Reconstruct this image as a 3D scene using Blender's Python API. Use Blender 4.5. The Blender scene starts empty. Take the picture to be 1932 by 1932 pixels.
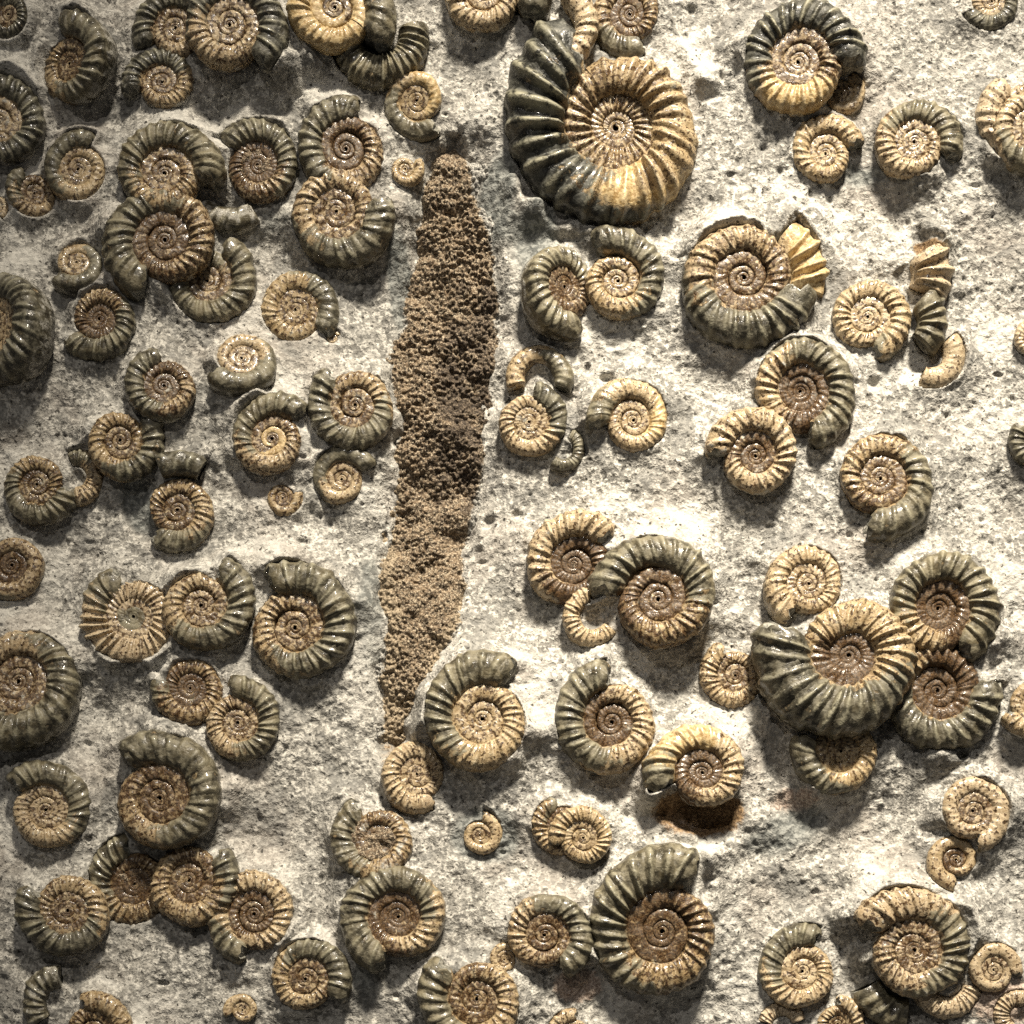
import bpy, math
import numpy as np

# ------------------------------------------------------------------ constants
FRAME = 0.24                 # metres of rock across the picture
S = FRAME / 1932.0           # one unit of the layout sheet in metres
CAM_D = 0.46                 # camera distance
CAM_Y = -0.13                # the camera stands a little below the middle of the slab
scene = bpy.context.scene
rng = np.random.default_rng(7)

# ------------------------------------------------------------------ camera
cam = bpy.data.cameras.new("camera")
cam_o = bpy.data.objects.new("camera", cam)
scene.collection.objects.link(cam_o)
cam_o.location = (0, CAM_Y, CAM_D)
cam.shift_y = -CAM_Y / FRAME
cam.sensor_width = cam.sensor_height = 36.0
cam.lens = 36.0 * CAM_D / FRAME
cam.clip_start = 0.01
cam.clip_end = 20.0
scene.camera = cam_o

# ------------------------------------------------------------------ world and lamps
world = bpy.data.worlds.new("World")
scene.world = world
world.use_nodes = True
bg = world.node_tree.nodes["Background"]
bg.inputs[0].default_value = (1.0, 0.95, 0.88, 1)
bg.inputs[1].default_value = 0.07

def area_lamp(name, loc, target, power, size, color):
    l = bpy.data.lights.new(name, 'AREA')
    l.shape = 'DISK'
    l.size = size
    l.energy = power
    l.color = color
    o = bpy.data.objects.new(name, l)
    scene.collection.objects.link(o)
    o.location = loc
    d = np.array(target) - np.array(loc)
    import mathutils
    o.rotation_euler = mathutils.Vector(d).to_track_quat('-Z', 'Y').to_euler()
    return o

def spot_lamp(name, loc, target, power, radius, cone, color):
    import mathutils
    l = bpy.data.lights.new(name, 'SPOT')
    l.energy = power; l.color = color; l.shadow_soft_size = radius
    l.spot_size = math.radians(cone); l.spot_blend = 1.0
    o = bpy.data.objects.new(name, l)
    scene.collection.objects.link(o)
    o.location = loc
    o.rotation_euler = mathutils.Vector(np.array(target) - np.array(loc)).to_track_quat('-Z', 'Y').to_euler()
    return o

spot_lamp("display_lamp", (0.16, 1.00, 0.74), (0.056, -0.008, 0.0), 258.0, 0.10, 18.6, (1.0, 0.90, 0.735))
area_lamp("room_lamp", (-0.25, 0.65, 1.30), (0.0, 0.0, 0.0), 3.0, 0.05, (1.0, 0.93, 0.84))

scene.view_settings.view_transform = 'Standard'
scene.view_settings.look = 'None'
scene.view_settings.exposure = 0.0
scene.view_settings.gamma = 1.0
scene.view_settings.use_curve_mapping = False
scene.cycles.use_denoising = False
scene.cycles.max_bounces = 4
scene.cycles.diffuse_bounces = 3
scene.cycles.caustics_reflective = False
scene.cycles.caustics_refractive = False

# ------------------------------------------------------------------ numpy noise
def _hash(ix, iy, iz, seed):
    h = (ix.astype(np.uint32) * np.uint32(374761393) + iy.astype(np.uint32) * np.uint32(668265263)
         + iz.astype(np.uint32) * np.uint32(2246822519) + np.uint32((seed * 3266489917) & 0xFFFFFFFF))
    h = (h ^ (h >> np.uint32(13))) * np.uint32(1274126177)
    h = h ^ (h >> np.uint32(16))
    return (h & np.uint32(0xFFFFFF)).astype(np.float32) / np.float32(0xFFFFFF)

def noise2(x, y, freq, seed=0):
    """value noise, -1..1"""
    x = np.asarray(x, dtype=np.float64) * freq + 1000.0
    y = np.asarray(y, dtype=np.float64) * freq + 1000.0
    ix = np.floor(x).astype(np.int64); iy = np.floor(y).astype(np.int64)
    fx = (x - ix).astype(np.float32); fy = (y - iy).astype(np.float32)
    fx = fx * fx * (3 - 2 * fx); fy = fy * fy * (3 - 2 * fy)
    z = np.zeros_like(ix)
    a = _hash(ix, iy, z, seed); b = _hash(ix + 1, iy, z, seed)
    c = _hash(ix, iy + 1, z, seed); d = _hash(ix + 1, iy + 1, z, seed)
    return ((a + (b - a) * fx) * (1 - fy) + (c + (d - c) * fx) * fy) * 2 - 1

def noise3(p, freq, seed=0):
    q = p * freq + 1000.0
    i = np.floor(q).astype(np.int64)
    f = (q - i).astype(np.float32)
    f = f * f * (3 - 2 * f)
    out = 0
    for dx in (0, 1):
        wx = f[..., 0] if dx else 1 - f[..., 0]
        for dy in (0, 1):
            wy = f[..., 1] if dy else 1 - f[..., 1]
            for dz in (0, 1):
                wz = f[..., 2] if dz else 1 - f[..., 2]
                out = out + wx * wy * wz * _hash(i[..., 0] + dx, i[..., 1] + dy, i[..., 2] + dz, seed)
    return out * 2 - 1

def worley(x, y, freq, seed):
    """rounded grains: 1 at a grain's middle, 0 between grains"""
    x = x * freq + 1000; y = y * freq + 1000
    ix = np.floor(x).astype(np.int64); iy = np.floor(y).astype(np.int64)
    best = np.zeros(x.shape, np.float32); z = np.zeros_like(ix)
    for dx in (-1, 0, 1):
        for dy in (-1, 0, 1):
            px = ix + dx + _hash(ix + dx, iy + dy, z, seed); py = iy + dy + _hash(ix + dx, iy + dy, z, seed + 1)
            r = 0.30 + 0.45 * _hash(ix + dx, iy + dy, z, seed + 2)
            d2 = ((x - px) ** 2 + (y - py) ** 2) / (r * r)
            best = np.maximum(best, (np.sqrt(np.clip(1 - d2, 0, 1)) * r).astype(np.float32))
    return best

def sstep(a, b, x):
    t = np.clip((x - a) / (b - a), 0, 1)
    return t * t * (3 - 2 * t)

def wx(x): return (x - 966.0) * S
def wy(y): return (966.0 - y) * S

# ------------------------------------------------------------------ materials
class NT:
    def __init__(self, name):
        self.m = bpy.data.materials.new(name)
        self.m.use_nodes = True
        self.t = self.m.node_tree
        self.bsdf = self.t.nodes["Principled BSDF"]
        self.pos = self.t.nodes.new("ShaderNodeNewGeometry").outputs["Position"]
    def link(self, a, b): self.t.links.new(a, b)
    def _set(self, sock, v):
        if hasattr(v, "links"): self.link(v, sock)
        elif isinstance(v, tuple): sock.default_value = (*v, 1) if len(v) == 3 else v
        else: sock.default_value = v
    def noise(self, scale, detail=2.0, rough=0.5, dist=0.0):
        n = self.t.nodes.new("ShaderNodeTexNoise")
        self.link(self.pos, n.inputs["Vector"])
        n.inputs["Scale"].default_value = scale
        n.inputs["Detail"].default_value = detail
        n.inputs["Roughness"].default_value = rough
        n.inputs["Distortion"].default_value = dist
        return n.outputs["Fac"]
    def ramp(self, v, lo, hi, a=0.0, b=1.0):
        r = self.t.nodes.new("ShaderNodeMapRange")
        r.interpolation_type = 'SMOOTHSTEP'
        self._set(r.inputs[0], v)
        for k, x in zip((1, 2, 3, 4), (lo, hi, a, b)): r.inputs[k].default_value = x
        return r.outputs[0]
    def math(self, op, a, b, c=None):
        n = self.t.nodes.new("ShaderNodeMath"); n.operation = op
        self._set(n.inputs[0], a); self._set(n.inputs[1], b)
        if c is not None: self._set(n.inputs[2], c)
        return n.outputs[0]
    def mix(self, f, a, b):
        n = self.t.nodes.new("ShaderNodeMix"); n.data_type = 'RGBA'
        self._set(n.inputs[0], f); self._set(n.inputs[6], a); self._set(n.inputs[7], b)
        return n.outputs[2]
    def attr(self, name):
        n = self.t.nodes.new("ShaderNodeAttribute"); n.attribute_name = name
        s = self.t.nodes.new("ShaderNodeSeparateColor")
        self.link(n.outputs["Color"], s.inputs[0])
        s2 = {0: s.outputs[0], 1: s.outputs[1], 2: s.outputs[2], 3: n.outputs['Alpha']}
        return s2
    def bump(self, h, strength, dist, prev=None):
        n = self.t.nodes.new("ShaderNodeBump")
        n.inputs["Strength"].default_value = strength
        n.inputs["Distance"].default_value = dist
        self.link(h, n.inputs["Height"])
        if prev is not None: self.link(prev, n.inputs["Normal"])
        return n.outputs[0]
    def out(self, color, rough, normal=None, spec=0.5, coat=0.0, coat_r=0.1):
        b = self.bsdf
        self._set(b.inputs["Base Color"], color)
        self._set(b.inputs["Roughness"], rough)
        self._set(b.inputs["Specular IOR Level"], spec)
        self._set(b.inputs["Coat Weight"], coat)
        self._set(b.inputs["Coat Roughness"], coat_r)
        if normal is not None: self.link(normal, b.inputs["Normal"])
        return self.m

def rock_material():
    n = NT("grey_limestone")
    big = n.noise(42, 3, 0.55)
    mid = n.noise(190, 4, 0.6, 0.4)
    fine = n.noise(760, 2, 0.6, 0.3)
    grain = n.noise(1700, 2, 0.6)
    speck = n.noise(900, 1, 0.5)
    c = n.mix(n.ramp(mid, 0.40, 0.62), (0.195, 0.188, 0.172), (0.34, 0.326, 0.296))
    c = n.mix(n.ramp(fine, 0.44, 0.60), c, (0.53, 0.512, 0.47))
    c = n.mix(n.ramp(grain, 0.52, 0.38, 0.0, 0.65), c, (0.095, 0.092, 0.087))
    c = n.mix(n.ramp(big, 0.50, 0.66, 0, 0.40), c, (0.40, 0.36, 0.32))
    pale = n.noise(75, 4, 0.6, 0.6)
    c = n.mix(n.ramp(pale, 0.50, 0.66, 0, 0.55), c, (0.60, 0.585, 0.545))
    c = n.mix(n.ramp(pale, 0.47, 0.35, 0, 0.60), c, (0.165, 0.163, 0.155))
    c = n.mix(n.ramp(speck, 0.34, 0.28, 0, 0.9), c, (0.04, 0.037, 0.033))
    a = n.attr("stain")
    c = n.mix(n.ramp(n.math('ADD', a[0], n.math('MULTIPLY_ADD', fine, 0.7, -0.35)), 0.35, 0.65),
              c, n.mix(n.ramp(grain, 0.4, 0.6), (0.11, 0.068, 0.036), (0.26, 0.175, 0.095)))
    c = n.mix(n.ramp(n.math('ADD', a[1], n.math('MULTIPLY_ADD', fine, 0.9, -0.45)), 0.35, 0.7),
              c, n.mix(n.ramp(grain, 0.4, 0.6), (0.25, 0.19, 0.155), (0.50, 0.415, 0.35)))
    c = n.mix(n.ramp(n.math('ADD', a[2], n.math('MULTIPLY_ADD', mid, 0.6, -0.3)), 0.3, 0.7),
              c, n.mix(n.ramp(fine, 0.4, 0.6), (0.11, 0.115, 0.11), (0.26, 0.265, 0.25)))
    b = n.bump(fine, 0.6, 0.0007)
    b = n.bump(grain, 0.65, 0.0004, b)
    return n.out(c, 0.82, b, 0.25)

def shell_material():
    n = NT("fossil_shell")
    t = n.attr("tone"); ti = n.attr("tint")
    blot = n.noise(210, 3, 0.6, 0.5)
    mid = n.noise(420, 3, 0.6, 0.3)
    fine = n.noise(1100, 3, 0.6)
    grain = n.noise(2600, 2, 0.6)
    tan = n.mix(n.ramp(fine, 0.36, 0.62), (0.23, 0.160, 0.080), (0.52, 0.405, 0.235))
    tan = n.mix(n.ramp(mid, 0.54, 0.70, 0, 0.8), tan, (0.54, 0.45, 0.29))
    tan = n.mix(n.ramp(blot, 0.52, 0.66, 0, 0.6), tan, (0.16, 0.105, 0.055))
    cream = n.mix(n.ramp(fine, 0.36, 0.62), (0.40, 0.31, 0.205), (0.62, 0.53, 0.40))
    tan = n.mix(ti[0], tan, cream)
    bf = n.ramp(n.math('ADD', t[1], n.math('MULTIPLY_ADD', fine, 3.2, -1.45)), 0.22, 0.60)
    c = n.mix(bf, tan, n.mix(n.ramp(grain, 0.4, 0.6), (0.032, 0.017, 0.008), (0.115, 0.068, 0.032)))
    gold = n.mix(n.ramp(fine, 0.4, 0.62), (0.30, 0.20, 0.085), (0.54, 0.42, 0.235))
    c = n.mix(n.ramp(n.math('ADD', t[2], n.math('MULTIPLY_ADD', fine, 1.5, -0.75)), 0.4, 0.6), c, gold)
    olive = n.mix(n.ramp(mid, 0.36, 0.66), (0.056, 0.049, 0.033), (0.205, 0.180, 0.120))
    olive = n.mix(n.ramp(blot, 0.50, 0.66, 0, 0.5), olive, (0.17, 0.14, 0.08))
    black = n.mix(n.ramp(mid, 0.40, 0.68), (0.012, 0.013, 0.012), (0.065, 0.067, 0.058))
    olive = n.mix(ti[1], olive, black)
    worn = n.math('MULTIPLY', t[3], n.ramp(mid, 0.36, 0.56))
    olive = n.mix(n.math('MULTIPLY', worn, n.math('MULTIPLY_ADD', ti[1], 0.4, 0.4)), olive, (0.33, 0.31, 0.22))
    olive = n.mix(n.ramp(fine, 0.60, 0.72, 0, 0.6), olive, (0.32, 0.30, 0.23))
    c = n.mix(n.math('MULTIPLY', worn, n.math('MULTIPLY_ADD', bf, -0.32, 0.38)), c, (0.62, 0.52, 0.36))
    df = n.ramp(n.math('ADD', t[0], n.math('MULTIPLY_ADD', mid, 2.2, -1.1)), 0.30, 0.70)
    c = n.mix(df, c, olive)
    # matrix dust still clinging to the shell
    c = n.mix(n.ramp(n.math('ADD', ti[2], n.math('MULTIPLY_ADD', mid, 2.0, -1.0)), 0.40, 0.75, 0, 0.9), c,
              n.mix(n.ramp(grain, 0.4, 0.6), (0.26, 0.25, 0.225), (0.50, 0.48, 0.43)))
    b = n.bump(mid, 0.45, 0.0008)
    b = n.bump(fine, 0.35, 0.0004, b)
    rough = n.ramp(mid, 0.35, 0.65, 0.30, 0.68)
    return n.out(c, rough, b, 0.45, n.ramp(blot, 0.60, 0.40, 0.0, 0.42), 0.12)

def fill_material():
    n = NT("chamber_matrix")
    fine = n.noise(900, 3, 0.6); grain = n.noise(2400, 2, 0.6)
    c = n.mix(n.ramp(fine, 0.38, 0.62), (0.10, 0.098, 0.085), (0.30, 0.29, 0.25))
    return n.out(c, 0.7, n.bump(grain, 0.5, 0.0003, n.bump(fine, 0.5, 0.0006)), 0.3)

def strip_material():
    n = NT("brown_granular_stone")
    mid = n.noise(260, 3, 0.6); fine = n.noise(1000, 3, 0.65); grain = n.noise(2300, 2, 0.6)
    c = n.mix(n.ramp(fine, 0.40, 0.60), (0.040, 0.028, 0.018), (0.170, 0.122, 0.078))
    c = n.mix(n.ramp(grain, 0.50, 0.62, 0, 0.9), c, (0.42, 0.35, 0.255))
    c = n.mix(n.ramp(mid, 0.54, 0.72, 0, 0.5), c, (0.24, 0.175, 0.11))
    a = n.attr("stain")
    c = n.mix(n.ramp(n.math('ADD', a[0], n.math('MULTIPLY_ADD', fine, 1.0, -0.5)), 0.35, 0.7), c,
              n.mix(n.ramp(grain, 0.4, 0.62), (0.15, 0.115, 0.075), (0.38, 0.31, 0.22)))
    c = n.mix(n.ramp(n.math('ADD', a[1], n.math('MULTIPLY_ADD', mid, 1.6, -0.8)), 0.35, 0.75, 0, 0.8), c, n.mix(n.ramp(grain, 0.45, 0.65), (0.022, 0.016, 0.012), (0.12, 0.09, 0.065)))
    c = n.mix(n.ramp(n.math('ADD', a[2], n.math('MULTIPLY_ADD', fine, 1.2, -0.6)), 0.35, 0.70), c, n.mix(n.ramp(grain, 0.4, 0.62), (0.16, 0.155, 0.145), (0.46, 0.445, 0.41)))
    b = n.bump(fine, 0.7, 0.0008); b = n.bump(grain, 0.6, 0.0004, b)
    return n.out(c, 0.75, b, 0.3)

M_ROCK, M_SHELL, M_FILL, M_STRIP = rock_material(), shell_material(), fill_material(), strip_material()

# ------------------------------------------------------------------ mesh helpers
def mesh_grid(name, P, closed_v=False, mat=None, cols=None, cap0=None, cap1=None):
    """P: (n,m,3) rings; closed_v wraps m.  cols: dict name -> (n,m,4)"""
    n, m = P.shape[:2]
    idx = np.arange(n * m, dtype=np.int32).reshape(n, m)
    if closed_v:
        nx = np.roll(idx, -1, axis=1)
        q = np.stack([idx[:-1], nx[:-1], nx[1:], idx[1:]], -1).reshape(-1, 4)
    else:
        q = np.stack([idx[:-1, :-1], idx[:-1, 1:], idx[1:, 1:], idx[1:, :-1]], -1).reshape(-1, 4)
    V = P.reshape(-1, 3)
    me = bpy.data.meshes.new(name)
    me.vertices.add(len(V)); me.vertices.foreach_set("co", V.astype(np.float32).ravel())
    me.loops.add(q.size); me.loops.foreach_set("vertex_index", q.ravel().astype(np.int32))
    me.polygons.add(len(q))
    me.polygons.foreach_set("loop_start", np.arange(0, q.size, 4, dtype=np.int32))
    me.polygons.foreach_set("use_smooth", np.ones(len(q), dtype=bool))
    if cols:
        for k, v in cols.items():
            at = me.attributes.new(k, 'FLOAT_COLOR', 'POINT')
            at.data.foreach_set("color", v.reshape(-1, 4).astype(np.float32).ravel())
    me.update(calc_edges=True)
    if mat: me.materials.append(mat)
    return me

def link(name, data, parent=None, loc=None):
    o = bpy.data.objects.new(name, data)
    scene.collection.objects.link(o)
    if parent is not None: o.parent = parent
    if loc is not None: o.location = loc
    return o

# ------------------------------------------------------------------ broad shape of the rock face
STRIP = [  # layout y, left x, right x of the brown granular strip
    (255, 838, 880), (300, 812, 893), (400, 790, 903), (480, 772, 930), (560, 752, 942), (640, 742, 946), (720, 744, 940),
    (800, 736, 928), (880, 730, 918), (960, 727, 906), (1040, 720, 893), (1120, 716, 878), (1200, 716, 852), (1280, 718, 822), (1350, 720, 792),
    (1420, 726, 770)]
SY = np.array([s[0] for s in STRIP], float); SL = np.array([s[1] for s in STRIP], float); SR = np.array([s[2] for s in STRIP], float)

def strip_field(lx, ly):
    """signed: how far inside the strip in layout units (negative outside)"""
    l = np.interp(ly, SY, SL); r = np.interp(ly, SY, SR)
    d = np.minimum(lx - l, r - lx)
    d = np.where(ly < SY[0], -np.hypot(lx - np.clip(lx, SL[0], SR[0]), ly - SY[0]), d)
    d = np.where(ly > SY[-1], -np.hypot(lx - np.clip(lx, SL[-1], SR[-1]), ly - SY[-1]), d)
    return d

HOLLOWS = [  # x, y, rx, ry, rot, depth (layout units), sharpness
    (1318, 1528, 80, 38, 0, 26, 3.0), (1757, 462, 34, 22, -40, 22, 2.5), (1812, 1428, 11, 9, 0, 22, 3), (1480, 170, 120, 70, 20, 5, 1.2),
    (268, 960, 36, 70, 15, 12, 2.5), (1655, 1350, 60, 30, 0, 10, 1.5), (1700, 1885, 60, 45, 20, 22, 1.8), (1010, 460, 50, 90, -15, 10, 1.3),
    (915, 1580, 66, 52, 0, 9, 5.0), (1430, 520, 30, 30, 0, 4, 2), (1745, 670, 45, 35, 0, 12, 2), (240, 1665, 70, 50, 0, 18, 1.5),
    (1640, 1760, 55, 40, 0, 8, 1.5), (740, 1830, 30, 50, 0, 8, 2), (870, 1500, 30, 50, 25, 12, 2), (430, 470, 60, 40, 30, 6, 1.5),
    (1650, 530, 70, 40, 15, 8, 1.6), (350, 1040, 60, 40, 0, 5, 1.5), (1500, 1530, 60, 25, -20, 7, 1.6), (1420, 1620, 70, 22, 15, 7, 1.6),
    (705, 560, 20, 90, 5, 5, 1.8), (1720, 1345, 60, 30, 0, 8, 1.5), (700, 110, 30, 26, 0, 10, 1.5)]
BUMPS = [(748, 470, 20, 90, 6, 17), (738, 640, 12, 70, 0, 8), (905, 1000, 14, 40, 10, 9), (962, 560, 14, 60, 0, 8), (540, 420, 85, 34, -12, 16), (1030, 1275, 50, 26, 10, 8), (1430, 1550, 60, 22, -25, 9), (1560, 1650, 60, 24, 0, 7), (1500, 1600, 80, 18, 30, 8),
         (920, 250, 26, 40, 15, 8), (955, 420, 22, 80, -12, 10), (870, 230, 40, 24, 0, 10), (1380, 1600, 50, 20, 20, 6), (1840, 1740, 90, 30, 10, 8),
         (1000, 1420, 60, 40, 0, 5), (600, 1420, 90, 60, 0, 6), (1650, 500, 60, 26, 20, 9), (1560, 470, 40, 20, -10, 6), (1880, 1780, 60, 16, -35, 8),
         (220, 240, 90, 30, 25, 7), (1650, 780, 110, 50, 20, 6), (520, 1050, 110, 40, 10, 6), (1240, 380, 120, 30, 35, 8), (1850, 380, 90, 40, 0, 5)]

def base_height(X, Y):
    lx = X / S + 966.0; ly = 966.0 - Y / S
    h = 0.0020 * noise2(X, Y, 16, 1) + 0.0024 * noise2(X, Y, 36, 2)
    d = strip_field(lx, ly)
    h = h - 0.0022 * sstep(-34, 8, d) * sstep(255, 330, ly)
    for (bx, by, rx, ry, rot, hh) in BUMPS:
        c, s = math.cos(math.radians(rot)), math.sin(math.radians(rot))
        u = ((lx - bx) * c - (ly - by) * s) / rx; v = ((lx - bx) * s + (ly - by) * c) / ry
        h = h + hh * S * np.exp(-(u * u + v * v))
    for (bx, by, rx, ry, rot, hh, k) in HOLLOWS:
        c, s = math.cos(math.radians(rot)), math.sin(math.radians(rot))
        u = ((lx - bx) * c - (ly - by) * s) / rx; v = ((lx - bx) * s + (ly - by) * c) / ry
        h = h - hh * S * np.exp(-np.power(u * u + v * v, k))
    return h

def base_at(X, Y):
    return float(base_height(np.array([X]), np.array([Y]))[0])

# ------------------------------------------------------------------ the fossils
SPECS = []
def O(c, x): return 638.9 * c + 0.3307 * x        # detail-sheet coordinate -> layout unit

def am(c, r, x, y, R, ap, d, W, label, **k):
    """one coiled ammonite: centre, outer radius at the mouth, direction of the mouth (deg), winding sense, growth per turn"""
    if c is None: X, Y, RR = x, y, R
    else: X, Y, RR = O(c, x), O(r, y), R * 0.3307
    k.update(x=X, y=Y, R=RR, ap=ap, d=d, W=W, label=label, frag=False)
    SPECS.append(k)

def fr(c, r, x, y, R, a0, a1, q, label, **k):
    """a broken piece of whorl: an arc from a0 to a1"""
    if c is None: X, Y, RR = x, y, R
    else: X, Y, RR = O(c, x), O(r, y), R * 0.3307
    k.setdefault('W', 1.15)
    k.update(x=X, y=Y, R=RR, ap=a0, d=1 if a1 > a0 else -1, T=abs(a1 - a0) / 360.0, q=q, label=label, frag=True)
    SPECS.append(k)

# --- upper left
am(0,0,60,90,185,60,1,1.8,"dark shadowed ribbed ammonite in the very top left corner",dk=1.2,k=.5,tilt=(200,18))
am(0,0,410,372,305,100,-1,2.0,"dim olive ammonite below the top left corner, tall oval outline",dk=.55,tilt=(180,28),br=.35,rb=24,dust=.15)
am(0,0,1010,172,268,205,-1,1.9,"left one of two dark ribbed ammonites touching each other at the top edge",dk=.62,k=.6,br=.25)
am(0,0,1315,165,345,312,1,1.66,"right one of two touching dark ammonites at the top edge, with long black ribs",dk=.62,k=.75,up=10,br=.2,rb=26,z=.2)
am(0,0,930,482,245,195,-1,1.95,"small tan disc with dark crescent outer whorl below the touching top pair",dk=.48,k=.7,br=.3,z=.15)
am(0,0,0,712,292,100,-1,1.75,"dark ribbed ammonite with tan core cut by the left edge, upper part",dk=.75,k=.55,up=6)
am(0,0,450,978,230,62,1,1.62,"worn pale tan disc with dark ribbed crown at upper left of photo",dk=.42,ra=.07,dust=.05,z=.16)
am(0,0,195,1110,172,120,1,1.7,"half hidden brown ammonite showing pale ribs left of the worn tan disc",dk=.2,br=.4,tilt=(0,20))
am(0,0,-25,1185,85,300,1,1.8,"sliver of small tan ammonite at the left edge, upper quarter",dk=0)
am(0,0,940,1000,345,352,1,1.75,"plump grey ribbed ammonite with mottled tan core, above a brown one it overlaps",dk=.62,up=16,rb=27,br=.3)
am(0,0,1475,955,285,145,-1,1.75,"brown mottled ammonite with no clear coil, between two ribbed ones in upper left",fill=.10,dk=.5,br=.75,dust=.12)
am(None,0,652,287,103,75,1,1.6,"dark brown ammonite partly covered by the ringed tan one left of strip's top",dk=.45,br=.6,k=.3)
am(None,0,638,405,112,12,-1,1.62,"tan ringed ammonite with grey ribbed mouth, left of the brown strip's upper end",dk=.45,up=10,br=.3,rb=24)
fr(0,0,1330,1010,330,225,300,.58,"matrix crusted ribbed whorl ridge curving between two upper left ammonites",dk=1,dust=.45,z=-.05,vb=.8)
am(0,0,950,1385,385,243,-1,1.72,"brown ribbed ammonite with swollen dark mouth, under the plump grey one",dk=.42,br=.55,rb=26,up=5)
am(0,0,1185,1615,300,62,-1,1.7,"olive ribbed ammonite mostly hidden under the swollen-mouthed brown one",dk=1.0,br=.3,k=.1,rb=24,z=0)
am(0,0,440,1512,195,222,1,1.95,"small smooth tan coil on a dark outer whorl, left of the swollen-mouthed brown ammonite",dk=.5,ra=.05,tilt=(90,15))
am(0,0,572,1828,262,212,1,1.9,"brown cored ammonite with dark ribbed lower rim, below the small smooth tan coil",dk=.45,br=.6,k=.3)
am(None,0,4,617,118,262,1,1.5,"dark ribbed ammonite with beige core at the left edge, a third down",dk=.95,k=.45,tilt=(180,35),up=2)
am(0,0,1690,1775,262,322,1,1.6,"flat pale olive ammonite with fine rings beside a tiny coil, left of strip",dk=.3,dust=.15,ra=.12,z=.02,vb=.7,br=.2)
am(None,0,628,638,16,20,1,1.9,"tiny tan coil at the lower right tip of the flat olive ammonite",ra=.03)
# --- top centre
am(None,0,632,22,118,325,1,1.7,"golden worn ammonite with hollow dark mouth at the top edge, left of centre",dk=.22,gold=(.3,2),br=.25,up=12,z=.25)
fr(None,0,716,72,98,178,372,.36,"grey ribbed sausage-like whorl piece curving below the golden top ammonite",dk=.9,dust=.12,rb=34,W=1.05,z=.2,vb=1.0)
am(1,0,450,580,235,305,-1,1.9,"smooth honey tan coil with olive ribbed underside, at the strip's top left",dk=.36,ra=.06,tilt=(240,16),up=8,gold=(.5,.95))
am(1,0,380,970,118,35,-1,2.0,"tiny tan coil with broken mouth just left of the strip's top",ra=.05,cr=.1)
am(1,0,1582,740,705,119,1,1.97,"largest ammonite, black ribbed outer whorl and tan inner coils",inr=.9,cw=.1,qq=.43,fl2=.05,dk=.40,k=.92,rb=27,ra=.24,gold=(.44,.52),up=14,z=.1,br=.22,rbw=.5)
fr(1,0,1180,160,300,62,-48,.55,"cream ribbed whorl piece wedged behind the largest ammonite's mouth",cr=.5,up=6,rb=26)
am(1,0,850,-25,370,335,1,2.1,"tan ammonite with dark lump of mouth cut by the top edge, above the largest",dk=.18,k=.3)
am(1,0,1660,92,262,290,-1,1.75,"chestnut ammonite with olive base at the top edge, right above the largest one",dk=.2,br=.55,rb=24)
am(1,0,1275,1645,295,292,-1,1.75,"tilted olive ammonite with bold ribs beside the strip, below the largest one",dk=.75,tilt=(0,32),up=8,rb=26,br=.5,rbw=.5)
am(1,0,1590,1610,335,118,-1,2.15,"dark crescent ammonite with tan coil directly under the largest one",dk=.48,k=.4,up=4,br=.2)
# --- upper right
am(2,0,690,372,390,356,1,1.6,"black and white ribbed ammonite with golden lower lobe, upper right",dk=.56,k=.85,gold=(.62,.92),br=.35,rb=26,up=5,ra=.2)
am(2,0,935,542,152,62,-1,1.9,"small smooth beige coil tucked under the golden-lobed ammonite",ra=.03,cr=.25,z=0)
am(2,0,840,885,255,17,1,1.95,"sandy tan ammonite with short ribbed mouth, left of the grey crowned one",rb=22,ra=.12)
am(2,0,1345,830,288,340,1,1.68,"tan ammonite crowned with a grey ribbed half whorl, upper right",dk=.42,dust=.08,up=3,br=.2)
am(2,0,1985,690,300,125,1,1.6,"pale ribbed whorl behind the orange one at the right edge, upper part",cr=.7,dust=.1,z=.02)
am(2,0,2010,742,258,300,-1,1.6,"orange tan strongly ribbed ammonite cut by the right edge, upper part",dk=.22,gold=(0,0),up=10,rb=24)
am(2,0,1790,15,185,205,1,1.7,"dark and cream lump of ammonite at the top right corner edge",dk=.5,k=.6,dust=.1)
am(2,0,375,1600,440,348,-1,1.72,"large ammonite with dark lower whorl beside a broken fan of ribs",dk=.43,k=.5,rb=27,up=6,br=.42,ra=.18)
fr(2,0,385,1590,455,48,-14,.56,"fan of olive tan rib casts broken off beside the large dark-bottomed ammonite",gold=(0,1),cr=.2,rb=30,ra=.42,vb=.5,z=-.10,W=1.03)
am(2,0,1080,1822,272,285,1,1.65,"cream tan strongly ribbed ammonite right of the one with rib fan",dk=.04,rb=24,cr=.2,ra=.16)
fr(2,0,1180,1580,385,30,-22,.40,"three creamy ribs of a broken shell beside a dark hollow, right side",cr=.6,rb=26,z=.0,ra=.3,up=6)
fr(2,0,1270,1840,270,46,-46,.36,"grey ribbed broken whorl lump right of the cream strongly ribbed ammonite",dk=1,dust=.1,z=.12,rb=22,ra=.25)
fr(2,1,1440,100,205,42,-112,.36,"tan smooth hook shaped whorl piece below the grey broken lump",ra=.04,cr=.5,z=.15)
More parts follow.
